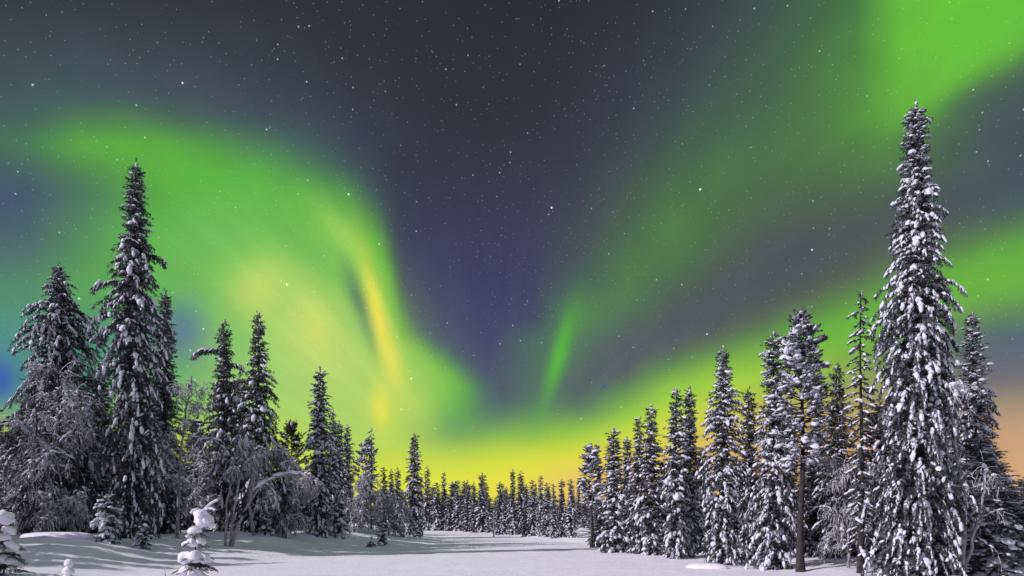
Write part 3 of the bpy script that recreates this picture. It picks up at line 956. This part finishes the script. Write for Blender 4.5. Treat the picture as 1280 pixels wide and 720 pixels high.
# right side, trees filling in behind the front rank
for (px, ty, d, hw, pr, lab) in [
        (1100, 500, 29.0, 40, DARK, 'dark spruce behind the dying spruce and the giant'),
        (1180, 470, 28.0, 44, PROTO, 'snowy spruce behind the right flank of the giant'),
        (1238, 560, 27.0, 36, PROTO, 'stocky snowy spruce at the right end of the shore forest'),
        (1022, 540, 33.0, 26, DARK, 'dark spruce just right of the bare pine trunk, set back'),
        (988, 560, 36.0, 18, DARK, 'dark low spruce just left of the bare pine trunk, set back'),
        (878, 560, 42.0, 18, PROTO, 'faint spruce top behind the gap beside the tall twins'),
        (920, 575, 42.0, 20, DARK, 'shaded short spruce behind the slim darker one'),
        (830, 575, 44.0, 18, DARK, 'shaded short spruce behind the tall twins'),
        (1275, 640, 24.0, 26, PROTO, 'low snowy spruce outermost in the shore forest beside the giant'),
        (1140, 600, 34.0, 40, DARK, 'short dark spruce hidden behind the base of the giant'),
        (1226, 545, 22.6, 44, PROTO, 'full snowy spruce in front of the giant at its right foot'),
        (1258, 600, 24.5, 34, PROTO, 'snowy spruce second from the right end of the shore forest'),
        (1012, 575, 37.0, 24, DARK, 'dark spruce seen through the gap behind the bare pine trunk'),
        (952, 590, 37.0, 22, DARK, 'short dark spruce behind the slim darker spruce'),
        (1080, 560, 33.0, 30, DARK, 'dark spruce right behind the stem of the dying spruce'),
        (884, 600, 37.0, 20, DARK, 'short dark spruce behind the pointed spruce by the low mound'),
        (1058, 600, 31.0, 26, PROTO, 'short snowy spruce at the foot of the dying spruce'),
]:
    copy_spruce(lab, px, ty, d, hw, pr)

# far treeline across the frozen lake
FAR_LABEL, FAR_GROUP = 'small snowy spruce in the even distant treeline across the lake', 'spruces of the far treeline'
for (px, ty) in [(480, 585), (489, 587), (497, 585), (534, 583), (546, 604), (555, 591), (565, 603), (572, 601), (584, 601), (592, 603), (603, 592), (612, 620), (625, 603), (631, 614), (641, 588), (651, 589), (658, 606), (665, 601), (676, 595), (683, 604), (692, 606), (702, 600), (714, 600)]:
    by = 664 + max(0, (px - 570)) * 0.085
    d = hit(px, by) + rnd.uniform(0.5, 4)
    copy_spruce(FAR_LABEL, px, ty, d, rnd.uniform(6.5, 9.5), FAR, None, FAR_GROUP)
for i in range(80):
    px = 430 + i * 4.1 + rnd.uniform(-3, 3)
    d = rnd.uniform(92, 150) if px < 640 else rnd.uniform(72, 120)
    copy_spruce(FAR_LABEL, px, rnd.uniform(600, 636), d, rnd.uniform(5, 8), FAR, None, FAR_GROUP)
BACK_LABEL, BACK_GROUP = 'dark spruce deep in the shaded forest behind the left bank', 'spruces deep in the left forest'
for i in range(46):
    px = -40 + i * 10.4 + rnd.uniform(-6, 6)
    copy_spruce(BACK_LABEL, px, rnd.uniform(570, 606) if px > 215 else rnd.uniform(500, 570), rnd.uniform(54, 75), rnd.uniform(13, 22), DARK, None, BACK_GROUP)
BACK_LABEL, BACK_GROUP = 'shaded spruce deep in the forest behind the right shore', 'spruces deep in the right forest'
for i in range(44):
    px = 745 + i * 12.4 + rnd.uniform(-7, 7)
    copy_spruce(BACK_LABEL, px, rnd.uniform(590, 635) if px > 860 else rnd.uniform(610, 645), rnd.uniform(44, 58), rnd.uniform(13, 20), DARK, None, BACK_GROUP)
# forest on past the left edge of the view, whose shadows fall across the bank
for (x, y, h) in [(-29, 31, 11), (-36, 36, 12), (-25, 22.5, 6.5), (-27, 26, 9), (-38, 26, 13), (-33, 14, 11), (-46, 20, 13), (-40, 31, 14), (-31, 19, 10), (-36, 22, 12), (-28, 15, 8), (-43, 15, 12), (-22.5, 19.5, 5.5), (-30, 24.5, 9.5), (-25.5, 29, 7.5), (-33, 28, 12), (-24, 25, 8), (-26.5, 23.3, 9), (-24.3, 27.2, 7)]:
    ms = DARK[rnd.randrange(2)]
    o = thing('spruce_tree', 'spruce of the left forest standing beyond the edge of the view', 'spruce', (x, y, gz(x, y) - 0.05), 'spruces past the left edge', rnd.uniform(0, 6), (h / 7.5, h / 7.5, h / 9))
    for nm, me in zip(PART, ms):
        put(nm, me, o)

# ------------------------------------------------------------------ frosted birches
def birch_tree(label, px, d, seed, stems, name='birch_tree', cat='birch', **kw):
    return plant(name, label, cat, birch(seed, stems, **kw), px, d, second='twigs')


def S(d, *pts):
    """stem points given as metres right, metres away, metres up"""
    return [np.array(p, float) for p in pts]


birch_tree('frosted birch with arching twigs in front of the broad rounded spruce', 72, 32.0, 51,
           [(S(0, (0, 0, -.1), (-.1, 0, 3), (.1, 0, 5.5), (0, 0, 8.6)), 0.10, 9, 2.2), (S(0, (.1, .1, -.1), (.7, .3, 3), (1.0, .2, 5), (1.2, 0, 7.0)), 0.08, 7, 1.9), (S(0, (-.1, .1, -.1), (-.8, .2, 2.5), (-1.2, .2, 5.5), (-1.3, 0, 8.8)), 0.08, 9, 1.7)], bark='bark', kids=(7, 5, 2), twig=0.6, blobs=0.9, droop=(0.10, 0.16, 0.24, 0.22), spread=1.1)
birch_tree('lacy pale birch crown with thin stem, left of the arm-stretching spruce', 222, 36.0, 52,
           [(S(0, (0, 0, -.1), (.05, 0, 3), (.3, 0, 6), (.8, 0, 9.3)), 0.10, 13, 2.2)], kids=(6, 4, 3), twig=0.5, blobs=0.5, droop=(0.08, 0.14, 0.2, 0.2), spread=1.1)
birch_tree('bent birch arching over from three thin leaning stems', 289, 35.0, 53,
           [(S(0, (0, 0, -.1), (.5, 0, 1.6), (1.3, 0, 3.1), (2.6, 0, 4.0), (4.0, 0, 4.1), (5.0, .1, 3.2)), 0.085, 8, 1.0), (S(0, (-.1, 0, -.1), (.1, .1, 2), (.4, .1, 4), (1.2, .1, 5.1), (1.9, .1, 4.9)), 0.08, 5, 1.0), (S(0, (-.3, 0, -.1), (-.25, .1, 2.5), (.1, .2, 5), (.6, .2, 6.0)), 0.07, 5, 1.2)], kids=(5, 4, 2), twig=0.7, droop=(.14, .22, .34, .34), blobs=0.8, start=0.45, spread=1.05)
birch_tree('drooping birch bowed over in front of the open-boughed spruce', 318, 40.0, 54,
           [(S(0, (0, 0, -.1), (-.4, 0, 2), (-.2, 0, 4), (.8, 0, 5.4), (2.0, 0, 5.4), (2.6, 0, 4.2)), 0.10, 10, 1.4)], kids=(5, 4, 2), twig=0.8, droop=(.18, .28, .4, .4), blobs=0.9, start=0.4, spread=1.05)
birch_tree('low frosted birch under the drooping bow of the others', 355, 42.0, 55,
           [(S(0, (0, 0, -.1), (.3, 0, 1.5), (.9, 0, 3), (1.8, 0, 3.3)), 0.07, 7, 1.2), (S(0, (0, 0, -.1), (-.5, 0, 1.8), (-.9, 0, 3.0)), 0.07, 6, 1.2)], kids=(6, 5, 2), twig=0.7, droop=(.15, .2, .28, .3), blobs=0.8, start=0.2, spread=1.1)
birch_tree('rounded frosted birch right of the solitary spire', 446, 50.0, 56,
           [(S(0, (0, 0, -.1), (.1, 0, 2), (.4, 0, 4.2)), 0.08, 14, 1.7), (S(0, (.2, 0, -.1), (.8, 0, 1.8), (1.5, 0, 3.4)), 0.07, 10, 1.5)], kids=(6, 5, 2), twig=0.7, droop=(.15, .2, .28, .3), blobs=0.8, start=0.12, spread=1.1)
birch_tree('low frosted birch between the dead spire and slender shore spruce', 486, 54.0, 57,
           [(S(0, (0, 0, -.1), (-.1, 0, 1.5), (.3, 0, 3.2)), 0.07, 13, 1.5), (S(0, (.2, 0, -.1), (1.0, 0, 1.5), (1.6, 0, 2.4)), 0.06, 9, 1.3)], kids=(6, 5, 2), twig=0.6, droop=(.15, .2, .28, .3), blobs=0.8, start=0.12, spread=1.1)
birch_tree('twiggy frosted birch in front of the giant spruce flank', 1203, 21.5, 58,
           [(S(0, (0, 0, -.1), (.1, 0, 2.2), (-.2, 0, 4.6), (-.6, 0, 6.6)), 0.08, 9, 1.7), (S(0, (.1, .1, -.1), (.5, 0, 2.0), (.9, 0, 3.6)), 0.07, 6, 1.5)], kids=(6, 4, 2), twig=0.5, droop=(.05, .12, .16, .2), blobs=0.6, rmin=0.009)
birch_tree('thicket of frosted birch stems below the dying spruce', 1062, 25.0, 59,
           [(S(0, (0, 0, -.1), (-.1, 0, 1.8), (-.4, 0, 4.4)), 0.06, 12, 1.2), (S(0, (.3, 0, -.1), (.6, 0, 1.8), (.5, 0, 3.8)), 0.06, 10, 1.2)], kids=(6, 5, 2), twig=0.5, rmin=0.010)
birch_tree('crooked frosted bush on the left bank with dark forked stem', 62, 31.0, 60,
           [(S(0, (0, 0, -.1), (.1, 0, .6), (.6, 0, 1.4), (1.5, 0, 1.9)), 0.10, 9, 1.1), (S(0, (0, 0, -.1), (-.1, 0, .9), (-.3, 0, 2.2)), 0.09, 10, 1.2)], kids=(6, 5, 2), twig=0.5, blobs=0.7, start=0.35, name='frosted_bush', cat='bush')
birch_tree('frosted birch set back between the lacy crown and the bent birch', 255, 42.0, 61,
           [(S(0, (0, 0, -.1), (.1, 0, 2.4), (.4, 0, 5.0)), 0.08, 14, 1.8)], kids=(6, 5, 2), twig=0.7, droop=(.1, .18, .25, .25), blobs=0.8, spread=1.1)
birch_tree('frosted birch behind the tallest left-bank spruce, right side', 203, 39.0, 62,
           [(S(0, (0, 0, -.1), (-.1, 0, 2.4), (.2, 0, 5.2)), 0.08, 14, 1.8)], kids=(6, 5, 2), twig=0.7, droop=(.1, .18, .25, .25), blobs=0.8, spread=1.1)
birch_tree('frosted undergrowth birch at the foot of the left forest edge', 22, 35.0, 63,
           [(S(0, (0, 0, -.1), (-.1, 0, 2.0), (.2, 0, 4.6)), 0.08, 14, 1.8)], kids=(6, 5, 2), twig=0.7, droop=(.12, .18, .25, .25), blobs=0.9, spread=1.1)
o = birch_tree('bare pale birch pole in front of the far treeline', 617, 66.0, 64, [(S(0, (0, 0, -.1), (0, 0, 1.3), (.03, 0, 2.7)), 0.09, 2, 0.5)], kids=(2, 1), twig=0.3, blobs=0)

# ------------------------------------------------------------------ snow-laden saplings and small things in front
def pillow(name, parent, loc, size, seed, rot=(0, 0, 0), amp=0.24):
    rng = np.random.default_rng(seed)
    V = lumpy(rng, ICO4, amp, 0.7) * np.array(size)
    o = put(name, mesh_from(name, V, FACE4, MAT['ground']), parent)
    o.location = loc
    o.rotation_euler = rot
    return o


def needle_tier(g, rng, z, r, n, off=(0, 0), fl=0.22, down=-18):
    f = []
    for i in range(n):
        az = i * 2.399 + rng.normal() * 0.3
        p0 = np.array([off[0], off[1], z + rng.uniform(-.05, .05)])
        for k in range(3):
            p1 = p0 + direction(az + rng.normal() * .2, R(down + rng.normal() * 8 - 6 * k)) * r / 3
            f.append((p0, p1 + (p1 - p0) * .5, 0))
            f.append((p0, p0 + direction(az + rng.choice([-1, 1]) * 0.8, R(down)) * r / 2.6, 0))
            p0 = p1
    P0, P1 = np.array([q[0] for q in f]), np.array([q[1] for q in f])
    L = np.linalg.norm(P1 - P0, axis=1)
    m, _ = frames(P1 - P0, L, L * .8, L * .8)
    g.spread(FINE, rng, m, (P0 + P1) / 2)


FINE = [tuft(np.random.default_rng(70 + i), 46, 0.30, 0.05, 0.42) for i in range(5)]


def sapling(label, px, d, tiers, pillows, trunk_h, seed, twigs=()):
    rng = np.random.default_rng(seed)
    x = at(px, d)
    o = thing('spruce_sapling', label, 'sapling', (x, d, gz(x, d)))
    g = Geo()
    t = np.linspace(0, 1, 8)
    g.tube(np.stack([0.05 * np.sin(t * 4), 0 * t, t * trunk_h - 0.1], -1), 0.035 * (1 - t * .7), 7)
    put('trunk', g.mesh('trunk', MAT['bark']), o)
    g = Geo()
    for (z, r, n, off) in tiers:
        needle_tier(g, rng, z, r, n, off)
    put('crown', g.mesh('crown', MAT['needles'], False), o)
    for i, (lx, ly, lz, sx, sy, sz, ry) in enumerate(pillows):
        pillow('snow_pillow', o, (lx, ly, lz), (sx, sy, sz), seed * 10 + i, (0, ry, rng.uniform(-.4, .4)))
    for i, pts in enumerate(twigs):
        g = Geo()
        g.tube(pts, np.linspace(0.036, 0.042, len(pts)), 10)
        put('snowy_twig', g.mesh('snowy_twig', MAT['snow']), o)
    return o


D1 = 20.0
q = D1 / F                                          # metres per photo pixel at the sapling
sapling('snow-burdened little spruce with pillow-like snow caps in the foreground', 243, D1,
        [(0.35, .75, 12, (0, 0)), (0.75, .60, 11, (.05, 0)), (1.05, .50, 9, (.05, 0)), (1.42, .42, 9, (0, 0)), (1.72, .36, 8, (.05, 0)), (1.98, .34, 8, (.22, 0))],
        [(.24, 0, 2.20, .27, .25, .20, .1), (.38, -.02, 2.05, .23, .21, .20, .35), (.16, -.02, 2.06, .20, .18, .18, -.2), (.50, -.03, 1.90, .13, .12, .16, .9), (.30, -.1, 1.96, .17, .15, .2, .3),
         (.02, -.08, 1.72, .17, .15, .13, -.2), (-.06, -.1, 1.60, .13, .14, .10, -.5), (.0, -.12, 1.36, .17, .16, .15, .2), (.22, -.05, 1.40, .16, .15, .12, .4), (-.26, 0, 1.33, .13, .12, .08, -.5),
         (-.18, -.12, .86, .27, .24, .22, -.35), (.10, -.15, .92, .26, .24, .22, .1), (.32, -.08, .86, .17, .18, .18, .5),
         (-.12, -.2, .46, .28, .25, .20, -.2), (.16, -.2, .40, .30, .26, .16, .3), (.02, -.2, .12, .42, .32, .16, 0)],
        2.1, 7,
        [[(.25, 0, 2.34), (.40, 0, 2.50), (.52, 0, 2.60), (.66, 0, 2.68), (.74, 0, 2.70)], [(.28, 0, 2.36), (.45, -.04, 2.44), (.60, -.08, 2.43), (.70, -.1, 2.38)], [(.24, 0, 2.36), (.10, -.05, 2.42), (.0, -.08, 2.38), (-.06, -.1, 2.28)]])
D2 = 20.5
sapling('tiny spruce tip poking from the snow like a white cone', 86, D2, [(.25, .22, 6, (0, 0)), (.52, .14, 5, (.02, 0))],
        [(0, -.02, .66, .12, .11, .17, .3), (.02, -.03, .42, .17, .15, .15, 0), (.06, -.06, .20, .24, .2, .13, .2), (-.22, -.05, .06, .40, .3, .14, -.3)], .75, 9)
D3 = 22.0
sapling('snow-hung small spruce cut off by the picture edge on the left bank', 4, D3, [(.4, .8, 11, (0, 0)), (.8, .7, 10, (0, 0)), (1.2, .6, 9, (0, 0)), (1.6, .45, 8, (0, 0))],
        [(.1, -.1, 1.95, .36, .3, .26, .2), (.28, -.1, 1.55, .24, .2, .16, .4), (.05, -.2, 1.3, .28, .24, .16, 0), (.36, -.1, 1.05, .24, .2, .14, .5), (-.1, -.2, .9, .3, .25, .15, 0), (.2, -.2, .55, .3, .25, .15, .3)], 1.9, 8)

# low young spruces and bushes along the left bank
def bush(label, px, d, hgt, hw, seed, snowy=0.95):
    ms = spruce(seed, hgt, hw, [(0, .9), (.3, 1), (.7, .7), (1, .2)], fl=0.30, snowy=snowy, step=0.24, per=6, clump=2, thick=0.46, z0=.1, droop=75, high=20)
    return plant('young_spruce', label, 'young spruce', ms, px, d)


bush('squat young spruce buried in snow at the foot of the tallest left-bank spruce', 134, 30.5, 2.2, .75, 201)
bush('round snow-capped young spruce just right of the tallest left-bank trunk', 178, 31.0, 1.5, .5, 202)
bush('dark snow-topped young spruce beneath the bent birch arch', 355, 44.0, 1.9, .9, 203, .7)
bush('plump snowy young spruce at the base of the solitary spire', 424, 46.0, 2.6, .9, 204)
bush('tiny lone sapling with a bare stem out on the bank slope', 478, 44.0, 2.0, .35, 205)
bush('stub of a seedling poking through the bank slope snow', 464, 42.5, .55, .18, 206)
bush('small snowy spruce between the bent birch stems and drooping birch', 332, 41.0, 1.6, .5, 207)
bush('snow-covered seedling at the foot of the slender shore spruce', 522, 58.0, 1.1, .45, 208)


def mound(label, px, d, size, seed, name='snow_mound', rz=0.0):
    rng = np.random.default_rng(seed)
    V = ICO3.copy()
    V = np.sign(V) * np.abs(V) ** 0.72
    s = 1 + 0.06 * np.sin(V @ (rng.normal(size=3) * 3) + 1)
    V = V * s[:, None] * np.array(size)
    x = at(px, d)
    o = put(name, mesh_from(name, V, FACE3, MAT['ground']))
    o.location = (x, d, gz(x, d) - size[2] * 0.25)
    o.rotation_euler = (0, 0, rz)
    return tag(o, label, 'snow mound')


mound('low flat slab-like mound of snow at the shore below the pointed spruce', 884, 27.0, (.85, .55, .26), 1, rz=-.25)
mound('small lumpy snow heap around the crooked bush stem', 72, 30.0, (1.5, .7, .22), 2)


def dry_stalks(label, px, d, seed):
    rng = np.random.default_rng(seed)
    g = Geo()
    for i in range(4):
        a, e = rng.uniform(0, 6.28), R(rng.uniform(50, 80))
        g.tube([np.array([i * .05, 0, -.05]), direction(a, e) * .25 + np.array([i * .05, 0, 0]), direction(a, e - .2) * .5 + np.array([i * .05, 0, 0])], [.010, .008, .006], 4)
    x = at(px, d)
    o = put('dry_stalks', g.mesh('dry_stalks', MAT['twigs']))
    o.location = (x, d, gz(x, d))
    return tag(o, label, 'plant stalks')


dry_stalks('thin frosted stalks sticking out of the snow beside the pillow-capped sapling', 206, 21.5, 3)
